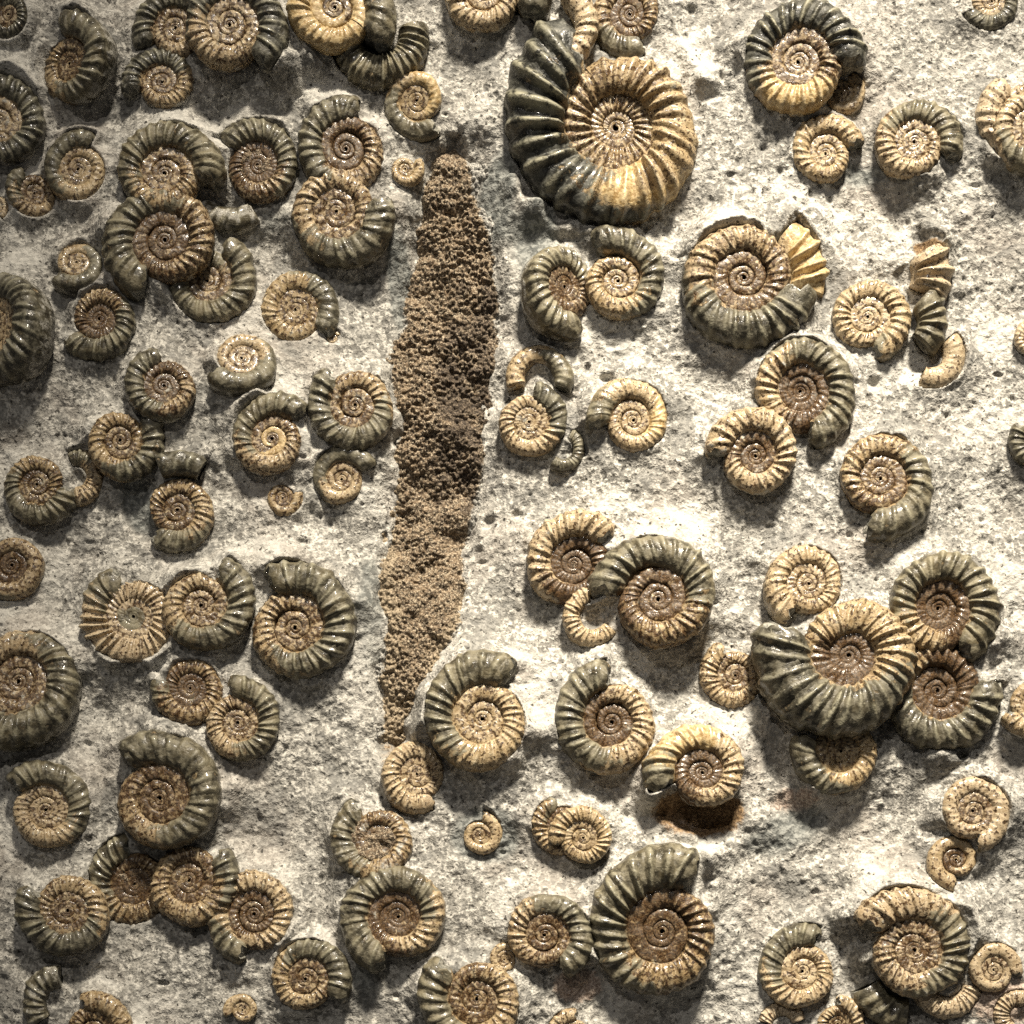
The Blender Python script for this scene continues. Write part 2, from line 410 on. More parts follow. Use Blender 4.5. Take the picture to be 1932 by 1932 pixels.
# --- left middle
am(0,1,937,282,242,100,1,1.62,"brown glossy ammonite with dark left rim, middle of left third",dk=.48,k=.3,br=.6)
am(0,1,1382,125,250,215,1,1.9,"smooth caramel coil over an olive ribbed skirt, left of strip",dk=.42,ra=.06,tilt=(80,18),br=.2)
am(0,1,690,590,268,42,-1,1.85,"tan mottled coil with olive ribbed mouth, above the dark stubbed flat disc",dk=.38,br=.3)
am(0,1,218,842,250,350,-1,1.75,"hazel ammonite with olive rim beside a lumpy neighbour, left middle",dk=.5,br=.35,rb=26,up=4)
fr(0,1,440,800,165,110,-90,.35,"lumpy tan broken whorl attached to the right of the hazel ammonite",br=.3,z=.1,dk=.1)
am(0,1,1015,985,252,230,1,1.72,"flat mottled disc with grey stub of whorl at its foot, left middle",dk=.20,br=.42,vb=.75,ra=.12)
fr(0,1,1015,990,338,60,112,.58,"short dark ribbed whorl fragment above the flat mottled disc",dk=1,k=.5)
am(0,1,72,1298,228,188,1,1.65,"brown banded ammonite cut by left edge, just over half way down",dk=.15,br=.5,ra=.06)
am(0,1,762,1590,320,112,1,1.62,"flattened cream fan-ribbed imprint with dark little core, left middle",cr=.6,dk=.12,vb=.45,z=-.03,rb=28,ra=.34,br=.15,core=True)
am(0,1,1150,1532,335,62,-1,1.95,"tan ribbed ammonite with crusty olive mouth, right of the fan-ribbed imprint",dk=.5,dust=.1,br=.25,rb=24)
am(0,1,1690,1655,405,117,-1,1.85,"big olive ammonite with brown ringed core, left of strip's lower half",dk=.62,br=.3,rb=27,up=8)
am(None,0,37,1288,137,228,1,1.72,"big olive ammonite with toffee core at the left edge, two thirds down",dk=.5,rb=26,up=8,br=.35)
am(None,0,360,1300,78,168,1,1.6,"dark brown banded ammonite touching an olive one at its lower right",dk=.08,br=.62,z=.1)
am(0,2,1360,265,275,100,-1,1.7,"olive ammonite with tan ribbed left side, below the dark brown banded one",dk=.55,br=.25,up=6)
am(0,1,1612,912,125,20,-1,1.9,"small smooth brown coil with dark eye under the golden-eyed olive ammonite",ra=.03,br=.35)
am(0,1,1555,582,290,42,1,1.92,"olive ammonite with glossy golden eye and pointed mouth, left of strip",dk=.42,br=.35,gold=(1.6,2.6))
am(None,0,670,769,96,130,1,1.55,"tan spiral with grey ribbed left and lower rim, nearest the strip's left side",dk=.62,br=.35,rb=24)
am(None,0,645,905,73,22,1,1.95,"small glossy tan coil half wrapped by smooth olive whorl beside the strip",dk=.5,ra=.03)
# --- centre
fr(1,1,1142,235,200,-22,196,.42,"brown hook shaped whorl arching above a small pointed ammonite, right of strip",dk=.25,br=.3,W=1.1,ra=.08,rb=22,cov=0,up=7)
am(1,1,1085,482,238,78,-1,1.62,"tan ammonite with dark pointed ribbed mouth, right of strip",dk=.30,k=.45,up=7,rb=24)
fr(1,1,1275,635,135,62,-125,.45,"little ribbed olive whorl fragment under the pointed-mouth ammonite",dk=.8,rb=26)
am(1,1,1675,477,285,188,-1,1.95,"pale honey ammonite with amber right lobe and few dark ribs at left",dk=.12,gold=(.42,.62),cr=.25,ra=.09)
am(1,1,1340,1290,325,40,1,1.68,"tan ammonite with rough brown hollow core, overlapped by a grey one at centre right",fill=.0,br=.85,bt=.55,dk=0,rb=24)
am(1,1,1825,1497,428,172,-1,1.95,"grey ribbed ammonite with glossy dark brown centre, overlapping the hollow-cored tan one",dk=.47,k=.2,br=.62,rb=28,up=14)
fr(1,1,1450,1592,182,100,325,.42,"orange tan open curl in front of the grey ribbed ammonite's mouth",rb=26,up=6,W=1.2,z=.15)
# --- right middle
am(2,1,700,302,345,284,1,1.5,"brown and olive ammonite with dark red-brown ringed core, right of centre",dk=.52,br=.92,bt=.92,rb=26,up=4)
am(2,1,445,672,305,178,-1,1.72,"orange tan ammonite with beak shaped mouth at left, front of the dark-cored one",gold=(0,0),br=.45,bt=.95,up=10,rb=22)
am(2,1,1150,812,360,258,1,1.88,"question mark shaped ammonite with grey tapering tail, right side",dk=.42,dust=.06,br=.4,rb=22)
am(2,1,745,1407,278,238,-1,1.75,"evenly tan ribbed ammonite just above the biggest tan-ringed one, right side",rb=25,br=.2,ra=.15)
am(2,1,1487,1542,375,302,1,1.58,"grey ribbed ammonite with dark brown sunken core near the right edge",dk=.66,br=.8,bt=.95,rb=25,ra=.2)
am(None,0,1600,1238,186,160,1,2.1,"large tan ringed ammonite with glossy dark eye and black lower whorl",dk=.44,k=.5,br=.95,bt=1.0,up=3,rb=27,cr=.12,qq=.36,ra=.18)
am(None,0,1385,1277,72,115,1,1.6,"small tan ammonite left of the large dark-eyed one",dust=.1,br=.3)
# --- lower left
am(0,2,268,762,312,140,-1,1.8,"grey ribbed ammonite with smooth beige coil, lower left near the edge",dk=.5,ra=.14,up=10,rb=27,k=.2)
am(0,2,925,697,415,128,-1,1.85,"thick olive ammonite with speckled core, standing highest in the lower left",dk=.62,br=.42,up=12,z=.16,gold=(.30,.34),ra=.1)
am(0,2,775,1180,300,100,1,1.8,"open olive to tan ribbed whorl with earthy flat centre, under the thick olive ammonite",fill=.08,dk=.28,br=.55,rb=26,z=0,ra=.2)
am(0,2,1088,1167,300,40,-1,1.62,"tan ribbed ammonite tucked under the thick olive one's right side",dk=.15,dust=.06,br=.4,rb=25)
am(0,2,1455,1355,302,255,-1,1.55,"cream ribbed ring ammonite with brown sunken centre, lower left",dk=.12,br=.55,bt=.98,up=10,cr=.35,rb=24,ra=.2,qq=.5,fl2=.5)
am(0,2,393,1335,305,152,1,1.68,"tan coil on a dark shaded ribbed whorl, lower left below the beige coil",dk=.5,k=.4,br=.3,up=12)
am(0,2,1752,1722,272,328,1,1.7,"tan ringed ammonite with grey ribbed right side at bottom, left of centre",dk=.4,br=.3)
am(0,2,1385,1900,118,200,-1,2.0,"tiny smooth tan hook at the bottom edge, left of centre",ra=.03)
fr(0,2,365,1870,240,95,215,.40,"grey crusted whorl lump near the bottom left corner",dk=.9,dust=.35)
am(None,0,182,1948,82,110,-1,1.6,"tan ammonite cut by the bottom edge near the left corner",br=.3,cr=.1)
# --- lower centre
am(1,2,820,247,405,60,1,1.85,"grey ribbed ammonite with pale orange ringed core at the strip's lower end",dk=.48,k=.15,rb=27,up=14,cr=.12,ra=.18)
am(1,2,440,557,228,300,-1,1.5,"oval tan ribbed ammonite at the very foot of the strip",rb=26,tilt=(0,14),br=.15)
am(1,2,1555,260,368,95,1,1.72,"olive ammonite with finely mottled brown disc core, lower centre",dk=.45,br=.65,bt=1.0,rb=27,up=3)
am(None,0,1325,1458,113,202,-1,2.0,"golden ribbed ammonite with dark centre above a rusty hollow",dk=.06,br=.72,bt=.85,gold=(0,.35),rb=24,up=14,z=.2)
am(1,2,805,902,148,80,-1,1.95,"small tan curl sitting in a smooth round grey dish of rock",ra=.04,br=.2,z=0)
am(1,2,1275,862,190,105,1,1.6,"brown mottled ammonite half hidden behind a small orange tan one, bottom centre",br=.5,dk=.1)
am(1,2,1395,917,202,192,-1,1.55,"small orange tan ribbed ammonite covering a brown one, bottom centre",rb=26,up=12,z=.2,br=.1)
am(None,0,713,1586,98,122,1,1.85,"worn lump half white grey ribbed, half brown, above a large olive ammonite",fill=.16,dk=.36,dust=.3,br=.45,ra=.14)
am(1,2,340,1368,352,250,-1,1.55,"large olive ammonite with deep brown swirl centre at bottom, left of centre",dk=.62,br=.62,bt=.95,rb=27,up=10)
am(1,2,1175,1472,292,300,1,1.65,"tan mottled ammonite with grey right side beside a larger olive one at bottom centre",dk=.45,br=.4,rb=25,up=5)
am(1,2,945,1610,100,60,1,1.7,"tiny tan knob coil left of the grey-sided mottled ammonite",ra=.04,br=.2)
am(1,2,1840,1450,500,64,1,1.85,"large olive ribbed ammonite with finely ribbed brown core, bottom centre",dk=.50,br=.55,rb=26,up=14,ra=.2)
am(1,2,790,1837,365,135,1,1.95,"tan mottled coil with pale grey ribs at left, cut by bottom edge",dk=.33,br=.35,dust=.05,up=5)
am(None,0,1078,1955,55,80,1,1.7,"sliver of rusty tan ammonite at the bottom edge under pinkish rock",br=.2)
# --- lower right
am(2,2,930,425,292,160,1,1.9,"dark and tan ammonite half buried below the large dark-eyed one",fill=.05,dk=.28,k=.3,br=.1,z=.14,up=6)
am(2,2,1480,80,380,8,-1,1.58,"dark olive ammonite with shadowed hollow core, below right of the large dark-eyed one",fill=-.08,dk=.62,k=.45,br=.9,bt=.75,rb=25,z=.02)
am(None,0,1948,1332,66,200,1,1.6,"orange ribbed ammonite cut by the right edge, two thirds down",rb=20,up=6)
am(2,2,1680,768,240,280,1,1.55,"worn cream coil above a smaller smooth one, lower right",cr=.55,ra=.07,br=.25)
am(2,2,1590,1042,196,264,-1,2.05,"small smooth fawn coil with dark eye touching the worn cream one",ra=.02,br=.5,bt=1.0,cr=.2)
am(2,2,1345,1562,412,152,-1,1.92,"cream and grey ribbed ammonite with speckled core, largest in the lower right corner",dk=.62,dk0=.26,br=.35,cr=.45,rb=27,up=14,ra=.2)
am(2,2,705,1682,292,66,1,1.78,"olive striped ammonite with glossy beige core, left of the largest lower right one",dk=.35,cr=.3,rb=27,br=.1)
am(2,2,1800,1672,178,350,1,1.6,"small pinkish smooth coil with dark eye near the bottom right corner",ra=.02,cr=.45,up=4)
fr(2,2,1540,1740,215,176,350,.40,"pinkish cream ribbed arc under the largest lower right ammonite",cr=.7,rb=30,z=.0)
fr(2,2,1340,1640,400,205,262,.5,"dark whorl piece in shade below the largest lower right ammonite",dk=1,k=.1,dust=.15,z=-.06)
fr(None,0,1918,1915,48,60,250,.3,"pinkish broken whorl lump in the bottom right corner",cr=.6,br=.3)
fr(None,0,1475,1938,50,20,165,.4,"cream whorl rim at the bottom edge left of the lumpy tan one",cr=.8)
am(None,0,1580,1932,58,90,-1,1.7,"lumpy tan ammonite at the bottom edge, right of centre",br=.2,cr=.2)
am(None,0,1962,830,62,150,1,1.6,"dark ammonite rim peeking in at the right edge of the picture",dk=1,k=.4)
am(None,0,1950,640,40,100,1,1.7,"pale pink tan rim of ammonite at right edge, a third down",cr=.5)

# outline radius of a fossil at a polar angle (layout units)
def outline(sp, ang):
    t = np.mod((ang - sp['ap']) * sp['d'], 360.0) / 360.0
    return sp['R'] * np.power(sp['W'], -t), t

for i, sp in enumerate(SPECS):
    R = sp['R'] * S
    X, Y = wx(sp['x']), wy(sp['y'])
    sp['z'] = sp.get('z', 0.10) + 0.10; sp.setdefault('up', 0.0); sp['vb'] = sp.get('vb', 0.92) * (1.08 if sp['R'] < 120 else 1.08 - .20 * min(1, (sp['R'] - 120) / 100))
    if sp['R'] > 200: sp['z'] -= .09
    sp['fq'] = 'q' in sp
    sp.setdefault('q', sp.get('qq', 0.455))
    sp['zc'] = base_at(X, Y) + sp['z'] * R + sp['up'] * S
    f = sp['zc'] / CAM_D
    sp['X'], sp['Y'] = X * (1 - f), Y + (CAM_Y - Y) * f
    if 'tilt' not in sp:
        sp['tilt'] = (float(rng.uniform(0, 360)), float(rng.uniform(1, 7)))

# ------------------------------------------------------------------ rock slab
def build_slab():
    step = 0.00029
    core = np.arange(-0.1225, 0.1225 + step, step)
    ext = 0.1225 + np.cumsum(np.linspace(0.0012, 0.006, 16))
    g = np.concatenate([-ext[::-1], core, ext])
    Xg, Yg = np.meshgrid(g, g, indexing='xy')
    H = base_height(Xg, Yg)
    ca, sa = math.cos(.45), math.sin(.45)
    us = Xg * ca + Yg * sa; vs = -Xg * sa + Yg * ca
    H += 0.00016 * noise2(us * .22, vs, 650, 14) * sstep(-.1, .5, noise2(Xg, Yg, 22, 15))
    H += 0.00115 * noise2(Xg, Yg, 85, 3) + 0.00040 * noise2(Xg + 0.3 * Yg, Yg, 190, 4)
    H += 0.00026 * noise2(Xg, Yg, 420, 5) + 0.00022 * noise2(Xg, Yg, 850, 6) + 0.00012 * noise2(Xg, Yg, 1700, 11)
    fil_noise = 0.62 + 0.45 * noise2(Xg, Yg, 95, 8) + 0.22 * noise2(Xg, Yg, 300, 9)
    fil_noise2 = noise2(Xg, Yg, 60, 18) + .5 * noise2(Xg, Yg, 170, 19)
    F = np.zeros_like(H); L = np.full_like(H, 1.0)
    for sp in SPECS:
        R = sp['R'] * S
        m = 1.9 * R
        i0, i1 = np.searchsorted(g, [sp['X'] - m, sp['X'] + m]); j0, j1 = np.searchsorted(g, [sp['Y'] - m, sp['Y'] + m])
        if i1 <= i0 or j1 <= j0: continue
        sl = (slice(j0, j1), slice(i0, i1))
        dx = Xg[sl] - sp['X']; dy = Yg[sl] - sp['Y']
        az, td = math.radians(sp['tilt'][0]), math.radians(sp['tilt'][1])
        u = dx * math.cos(az) + dy * math.sin(az); v = -dx * math.sin(az) + dy * math.cos(az)
        u2 = u / math.cos(td)
        ex = u2 * math.cos(az) - v * math.sin(az); ey = u2 * math.sin(az) + v * math.cos(az)
        r = np.hypot(ex, ey); ang = np.degrees(np.arctan2(ey, ex))
        Ro, t = outline(sp, ang); Ro = Ro * S
        zloc = sp['zc'] - u * math.tan(td)
        if sp['frag']:
            inside = t <= sp['T']
            rc = Ro * (1 + sp['q']) / 2; a = Ro * (1 - sp['q']) / 2
            d = np.abs(r - rc) - a
            # distance past the broken ends
            gap = np.where(inside, 0, np.minimum(t - sp['T'], 1 - t)) * 2 * np.pi * rc
            d = np.where(inside, d, np.hypot(np.maximum(d, 0), gap))
        else:
            d = r - Ro
            gp = (1 - t) * 2 * np.pi * r                      # distance across the open mouth
            dd = np.where(r < R, gp, np.hypot(r - R, gp)) + np.where(t > .6, 0, 1.0)
            d = np.where(d > 0, np.minimum(d, np.maximum(dd, 1e-5)), d)
        side = 0.45 + 0.55 * sstep(-0.5, 0.7, np.sin(np.radians(ang)) + 0.8 * fil_noise2[sl])
        fh = np.minimum(0.28 * R, 0.0038) * (0.45 + 0.55 * side)
        w = 0.0010 + 0.15 * R
        f = np.where(d > 0, np.exp(-d / w), 1.0) * fh * fil_noise[sl]
        lift = np.clip(sp['zc'] - 0.14 * R - base_at(sp['X'], sp['Y']), 0, 0.005)
        f = f + lift * side * np.where(d > 0, np.exp(-(d / (0.30 * R + 0.001)) ** 2), 1.0) * 0.85
        cov = R * 0.24 * sstep(.25, .95, fil_noise2[sl]) * sp.get('cov', 1.0)
        f = f + cov * np.where(d > 0, np.exp(-(d / (0.25 * R + 0.001)) ** 2), 1.0)
        F[sl] = np.maximum(F[sl], f)
        bl = Ro * (1 - sp['q']) / 2 * sp['vb']
        rise = (0.02 + 0.17 * np.clip(fil_noise[sl] * side, 0, 1)) * R + cov
        lim = zloc + np.minimum(rise, 0.62 * bl) + 2.4 * np.minimum(d, 0)
        lim = np.where(d > 0, zloc + 0.66 * bl + 1.2 * d + np.where(d > 0.45 * R, 1.0, 0.0), lim)
        L[sl] = np.minimum(L[sl], np.maximum(lim, sp['zc'] - 0.6 * R))
    H = np.minimum(H + F, L)
    sf = strip_field(Xg / S + 966, 966 - Yg / S)
    sf = sf + 20 * noise2(Xg, Yg, 70, 71) + 13 * noise2(Xg, Yg, 190, 72) + 7 * noise2(Xg, Yg, 520, 73)
    H = H - 0.006 * sstep(0, 56, sf)
    # crumbs and grit
    for fq, am_, sd in ((520, .00035, 81), (950, .00022, 82)):
        H += am_ * worley(Xg, Yg, fq, sd) * sstep(-.25, .35, noise2(Xg, Yg, 60, sd))
    # small pits and pocks
    for _ in range(420):
        px, py = rng.uniform(-0.12, 0.12, 2); pr = rng.uniform(0.0003, 0.0009) * (1.5 if rng.random() < .12 else 1)
        i0, i1 = np.searchsorted(g, [px - 3 * pr, px + 3 * pr]); j0, j1 = np.searchsorted(g, [py - 3 * pr, py + 3 * pr])
        sl = (slice(j0, j1), slice(i0, i1))
        e = rng.uniform(.6, 1.5)
        rr = ((Xg[sl] - px) * e) ** 2 + ((Yg[sl] - py) / e) ** 2
        H[sl] -= pr * 1.1 * np.exp(-(rr / pr ** 2) ** 1.6)
    # stains of the stone itself: rust, pink, blue grey
    lx = Xg / S + 966; ly = 966 - Yg / S
    def blob(x, y, rx, ry, rot=0):
        c, s = math.cos(math.radians(rot)), math.sin(math.radians(rot))
        u = ((lx - x) * c - (ly - y) * s) / rx; v = ((lx - x) * s + (ly - y) * c) / ry
        return np.exp(-(u * u + v * v) ** 1.5)
    C = np.zeros(H.shape + (4,), np.float32); C[..., 3] = 1
    C[..., 0] = np.clip(blob(1318, 1535, 88, 46) * 1.3 + blob(1750, 470, 30, 24) + .8 * blob(1760, 1310, 50, 50) + .55 * blob(230, 1650, 60, 50)
                        + .5 * blob(740, 1420, 40, 70), 0, 1)
    C[..., 1] = np.clip(blob(1090, 1860, 50, 34) * 1.1 + blob(1900, 1890, 90, 50) * .9 + .7 * blob(1500, 1510, 60, 30) + .5 * blob(1640, 900, 60, 60)
                        + .45 * blob(1290, 1560, 70, 26), 0, 1)
    C[..., 2] = np.clip(blob(915, 1580, 72, 58) + .9 * blob(935, 380, 40, 110, -12) + .8 * blob(755, 530, 32, 130, 5) + .8 * blob(262, 950, 40, 75, 15)
                        + .7 * blob(1480, 1570, 110, 50, 20) + .6 * blob(700, 1150, 40, 160) + .5 * blob(500, 420, 80, 40, -15) + .8 * blob(1010, 450, 50, 90, -15)
                        + .5 * blob(1580, 330, 90, 40) + .6 * blob(690, 1860, 40, 60) + .4 * blob(1690, 330, 90, 30), 0, 1)
    P = np.stack([Xg, Yg, H], -1)
    me = mesh_grid("rock_slab", P, mat=M_ROCK, cols={"stain": C})
    o = link("rock_slab", me)
    o["kind"] = "structure"
    # sides and underside of the slab
    b = -0.03
    e = np.concatenate([P[0], P[1:, -1], P[-1, ::-1][1:], P[::-1, 0][1:]])
    low = e.copy(); low[:, 2] = b
    mid = e.copy(); mid[:, 2] = mid[:, 2] * .5 + b * .5; mid[:, :2] *= 1 + 0.02 * noise2(e[:, 0], e[:, 1], 30, 5)[:, None]
    lowc = low * np.array([0.02, 0.02, 1])
    ring = np.stack([e, mid, low, lowc])
    CC = np.zeros(ring.shape[:2] + (4,), np.float32)
    sd = link("broken_edge", mesh_grid("broken_edge", ring, mat=M_ROCK, cols={"stain": CC}), o)
    return g, H

G, SLAB_H = build_slab()

# ------------------------------------------------------------------ brown granular strip
def build_strip():
    n, m = 800, 180
    ys = np.linspace(SY[0], SY[-1], n)
    l = np.interp(ys, SY, SL); r = np.interp(ys, SY, SR)
    # worn irregular edges
    l = l + 13 * noise2(ys, ys * 0, .025, 21) + 4 * noise2(ys, ys * 0, .11, 22) - 30
    r = r + 13 * noise2(ys, ys * 0 + 50, .025, 23) + 4 * noise2(ys, ys * 0 + 50, .11, 24) + 30
    s = np.linspace(0, 1, m)
    lx = l[:, None] + (r - l)[:, None] * s[None]
    ly = np.repeat(ys[:, None], m, 1)
    X, Y = wx(lx), wy(ly)
    e = np.minimum(s, 1 - s)[None] * np.ones((n, 1)) * (r - l)[:, None]
    prof = sstep(2, 52, e)
    endf = sstep(SY[0], SY[0] + 70, ly) * sstep(SY[-1], SY[-1] - 30, ly)
    h = base_height(X, Y)
    lump = 0.0016 * noise2(X, Y, 55, 31) + 0.0013 * noise2(X, Y, 150, 32)
    grains = 0.0005 * worley(X, Y, 430, 33) + 0.0012 * worley(X, Y, 1000, 36) + 0.0003 * noise2(X, Y, 1700, 35) - 0.0003
    chunk = worley(X, Y, 150, 41); chunk2 = worley(X + .003, Y * .8, 260, 42)
    lump = lump + 0.0016 * (chunk - .35) + 0.0013 * (chunk2 - .35) * sstep(-.5, .2, noise2(X, Y, 40, 43))
    grains = grains * (0.85 + 0.4 * noise2(X, Y, 90, 38))
    shelf = 0.0006 * sstep(0.4, 0.8, s)[None] * sstep(650, 500, ly) + 0.0007 * sstep(.5, .15, s)[None] * sstep(800, 1000, ly)
    z = h - 0.0004 + endf * (0.0007 + lump + grains + shelf) - (1 - prof) * .0030 - (1 - endf) * .0035
    stain = np.zeros((n, m, 4), np.float32)
    stain[..., 0] = np.clip((1 - sstep(20, 70, e)) * .55 + .5 * sstep(1000, 1350, ly) + .75 * sstep(.42, .10, s)[None] * sstep(780, 950, ly)
                            + .5 * sstep(.7, 1, s)[None] * sstep(480, 560, ly) * sstep(700, 620, ly), 0, 1)
    stain[..., 2] = np.clip(1 - sstep(16, 48, e + 14 * noise2(X, Y, 110, 55)), 0, 1)
    stain[..., 1] = np.clip(sstep(.25, .6, s)[None] * sstep(1.0, .8, s)[None] * sstep(420, 560, ly) * sstep(1150, 900, ly) * .60 + .2 * noise2(X, Y, 60, 52), 0, 1)
    P = np.stack([X, Y, z], -1)[:, ::-1]
    root = link("petrified_wood", None, loc=(float(wx(830)), float(wy(840)), 0))
    root["label"] = "long rough brown granular strip running down the middle of the grey rock"
    root["category"] = "fossil wood"
    P2 = P - np.array([wx(830), wy(840), 0])
    link("granular_surface", mesh_grid("granular_surface", P2, mat=M_STRIP, cols={"stain": stain[:, ::-1]}), root)
build_strip()

# ------------------------------------------------------------------ whorl builder
PHI = np.radians(np.array([-90, -50, -25, -8, 8, 24, 40, 56, 72, 88, 104, 120, 136, 152, 170, 195, 230.]))

def rib_weight(phi):
    dgr = np.degrees(phi)
    return sstep(158, 118, dgr) * (0.35 + 0.65 * sstep(-5, 50, dgr)) * sstep(-45, -5, dgr)

def core_fill(w, parent, level, mat, rel=0.56):
    """earth or rough crystal lying in the hollow of the coil"""
    sp = w.sp
    R = sp['R'] * S
    th = np.linspace(0, 2 * np.pi, 64, endpoint=False)
    rr = np.array([.02, .15, .3, .45, .6, .75, .88, 1.0, 1.04])
    t = np.mod((np.degrees(th) - sp['ap']) * sp['d'], 360) / 360
    edge = R * sp['W'] ** -t * rel * (1 + .06 * np.sin(3 * th + w.wob[0]) + .05 * np.sin(7 * th + w.wob[1]))
    P = np.zeros((len(rr), 64, 3))
    P[..., 0] = rr[:, None] * edge * np.cos(th); P[..., 1] = rr[:, None] * edge * np.sin(th)
    q = P + w.loc
    P[..., 2] = level * R + R * (.07 * noise3(q, 350, 61) + .05 * noise3(q, 800, 62) + .03 * noise3(q, 1600, 63))
    P[-1, :, 2] -= .2 * R
    P = P @ w.Rm.T
    C = np.zeros(P.shape[:2] + (4,)); C[..., 0] = .25
    link("core_fill", mesh_grid("core_fill", P, True, mat, {"stain": C}), parent)

class Whorl:
    def __init__(self, sp, i):
        self.sp = sp; self.i = i
        self.seed = 100 + i
        r_ = np.random.default_rng(1000 + i)
        self.rb = sp.get('rb', int(r_.integers(22, 28)))
        self.ra = sp.get('ra', 0.155) * float(r_.uniform(.9, 1.1))
        self.ph0 = float(r_.uniform(0, 1))
        self.wob = r_.uniform(0, 6.28, 4)
        self.Wi = max(sp['W'], float(r_.uniform(1.8, 2.15)))
        self.fl = float(r_.uniform(-0.12, 0.0)) if 'bt' in sp else float(r_.uniform(-0.05, 0.30))
        self.fl2 = sp['fl2'] if 'fl2' in sp else (float(r_.uniform(0.0, 0.4)) if 'bt' in sp else float(r_.uniform(0.4, 0.95)))
        self.cw = float(r_.uniform(0, 1)) if 'cw' not in sp else sp['cw']
        self.inr = float(r_.uniform(0.0, 0.5)) if 'inr' not in sp else sp['inr']
        self.rough = 1.0 + 1.6 * sp.get('br', 0.1)
        self.dent = float(r_.uniform(0.6, 2.0))
        self.cr = sp.get('cr', float(r_.uniform(0, 0.4)))
        self.k = sp.get('k', float(r_.uniform(0, 0.35)))
        self.dust = sp.get('dust', float(r_.uniform(0, .22)))
        az, td = math.radians(sp['tilt'][0]), math.radians(sp['tilt'][1])
        # tilt: the side towards az sinks
        ax = np.array([-math.sin(az), math.cos(az), 0.0])
        c, s_ = math.cos(td), math.sin(td)
        K = np.array([[0, -ax[2], ax[1]], [ax[2], 0, -ax[0]], [-ax[1], ax[0], 0]])
        self.Rm = np.eye(3) + s_ * K + (1 - c) * (K @ K)
        self.loc = np.array([sp['X'], sp['Y'], sp['zc']])
    def ro(self, t):
        sp = self.sp
        if sp['frag']: return sp['R'] * S * np.power(sp['W'], -t)
        return sp['R'] * S * np.power(sp['W'], -np.minimum(t, 1.0)) * np.power(self.Wi, -np.maximum(t - 1.0, 0))
    def surf(self, t, phi, ribs=True, extra=None):
        """t, phi arrays (n,m): points of the shell surface relative to the fossil's centre"""
        sp = self.sp
        Ro = self.ro(t)
        Ro = Ro * (1 + 0.018 * np.sin(2 * np.pi * t * 2 + self.wob[0]) + 0.012 * np.sin(2 * np.pi * t * 5 + self.wob[1]))
        q = sp['q']
        a = Ro * (1 - q) / 2; rc = Ro * (1 + q) / 2
        # mouth closes a little
        a = a * (1 - 0.16 * np.exp(-t / 0.012))
        b = a * sp['vb']
        off = np.zeros_like(t)
        w = rib_weight(phi)
        # ribs lean slightly forward towards the venter
        ph = self.rb * (t + 0.012 * np.cos(phi)) + self.ph0
        if ribs:
            c = (0.5 + 0.5 * np.cos(2 * np.pi * ph)) ** 1.25
            fade = 1 - (1 - self.inr) * sstep(.95, 1.25, t) - self.inr * .6 * sstep(2.0, 2.6, t)
            off = off + self.ra * w * (c - 0.35) * fade
        if extra is not None: off = off + extra * w * self.ra
        ang = np.radians(sp['ap']) + sp['d'] * 2 * np.pi * t
        cp, sn = np.cos(phi), np.sin(phi)
        ex = 0.88 - 0.32 * sstep(.95, 1.3, t)
        cs = np.sign(cp) * np.abs(cp) ** ex; ss = np.sign(sn) * np.abs(sn) ** ex
        # broad dents and wear
        cen = np.stack([np.cos(ang) * rc, np.sin(ang) * rc, 0 * rc], -1) + self.loc
        b_at = lambda tt: self.ro(tt) * (1 - sp['q']) / 2 * sp['vb']
        b = b * (1 - 0.22 * sstep(1.0, 1.5, t))
        up = np.where(t < 1, self.fl * (b_at(0 * t) - b), self.fl * (b_at(0 * t) - b_at(0 * t + 1)) + self.fl2 * np.maximum(b_at(0 * t + 1) * .9 - b, 0))
        if sp['frag']: up = 0 * t
        ss = np.where(ss < 0, 1.9 * ss, ss)
        rad = rc + a * cs; z = b * ss
        p0 = np.stack([np.cos(ang) * rad, np.sin(ang) * rad, z], -1)
        wn = noise3(p0 + self.loc, 300, 3) * 0.055 * self.dent + noise3(p0 + self.loc, 750, 4) * 0.035 * self.rough * (0.6 + 0.4 * self.dent)
        wn = wn + noise3(p0 + self.loc, 900, 6) * 0.16 * self.cw * sstep(.9, 1.2, t)
        if self.rough > 1.3: wn = wn + noise3(p0 + self.loc, 1300, 5) * 0.05 * (self.rough - 1) * sstep(.8, 1.1, t)
        off = off + wn
        rad = rc + a * cs + a * off * cp; z = b * ss + a * off * sn + up
        p = np.stack([np.cos(ang) * rad, np.sin(ang) * rad, z], -1)
        return p @ self.Rm.T
    def colours(self, t, phi, crest=None):
        sp = self.sp
        n = t.shape
        wig = 0.05 * np.sin(phi * 2 + self.wob[2]) + 0.03 * np.sin(phi * 3 + self.wob[3])
        tt = t + wig
        dk = sp.get('dk', 0.0); dk0 = sp.get('dk0', -1.0)
        dark = sstep(dk + 0.13, dk - 0.10, tt) if dk > 0 else np.zeros(n)
        if dk0 > 0: dark = dark * sstep(dk0 - .06, dk0 + .06, tt)
        # the umbilical edge of the dark whorl stays tan
        if not sp['frag']: dark = dark * (1 - 0.6 * sstep(118, 150, np.degrees(phi)) * (np.degrees(phi) < 200))
        if sp.get('core'): dark = np.maximum(dark, sstep(1.9, 2.3, t))
        bt = sp.get('bt', 0.85)
        br = sp.get('br', 0.12)
        brown = br * (0.5 + 0.5 * sstep(bt - .12, bt + .12, tt)) + 0.10 * sstep(.95, 1.15, tt)
        if 'bt' in sp: brown = br * sstep(bt - .1, bt + .1, tt) + 0.12
        gold = np.zeros(n)
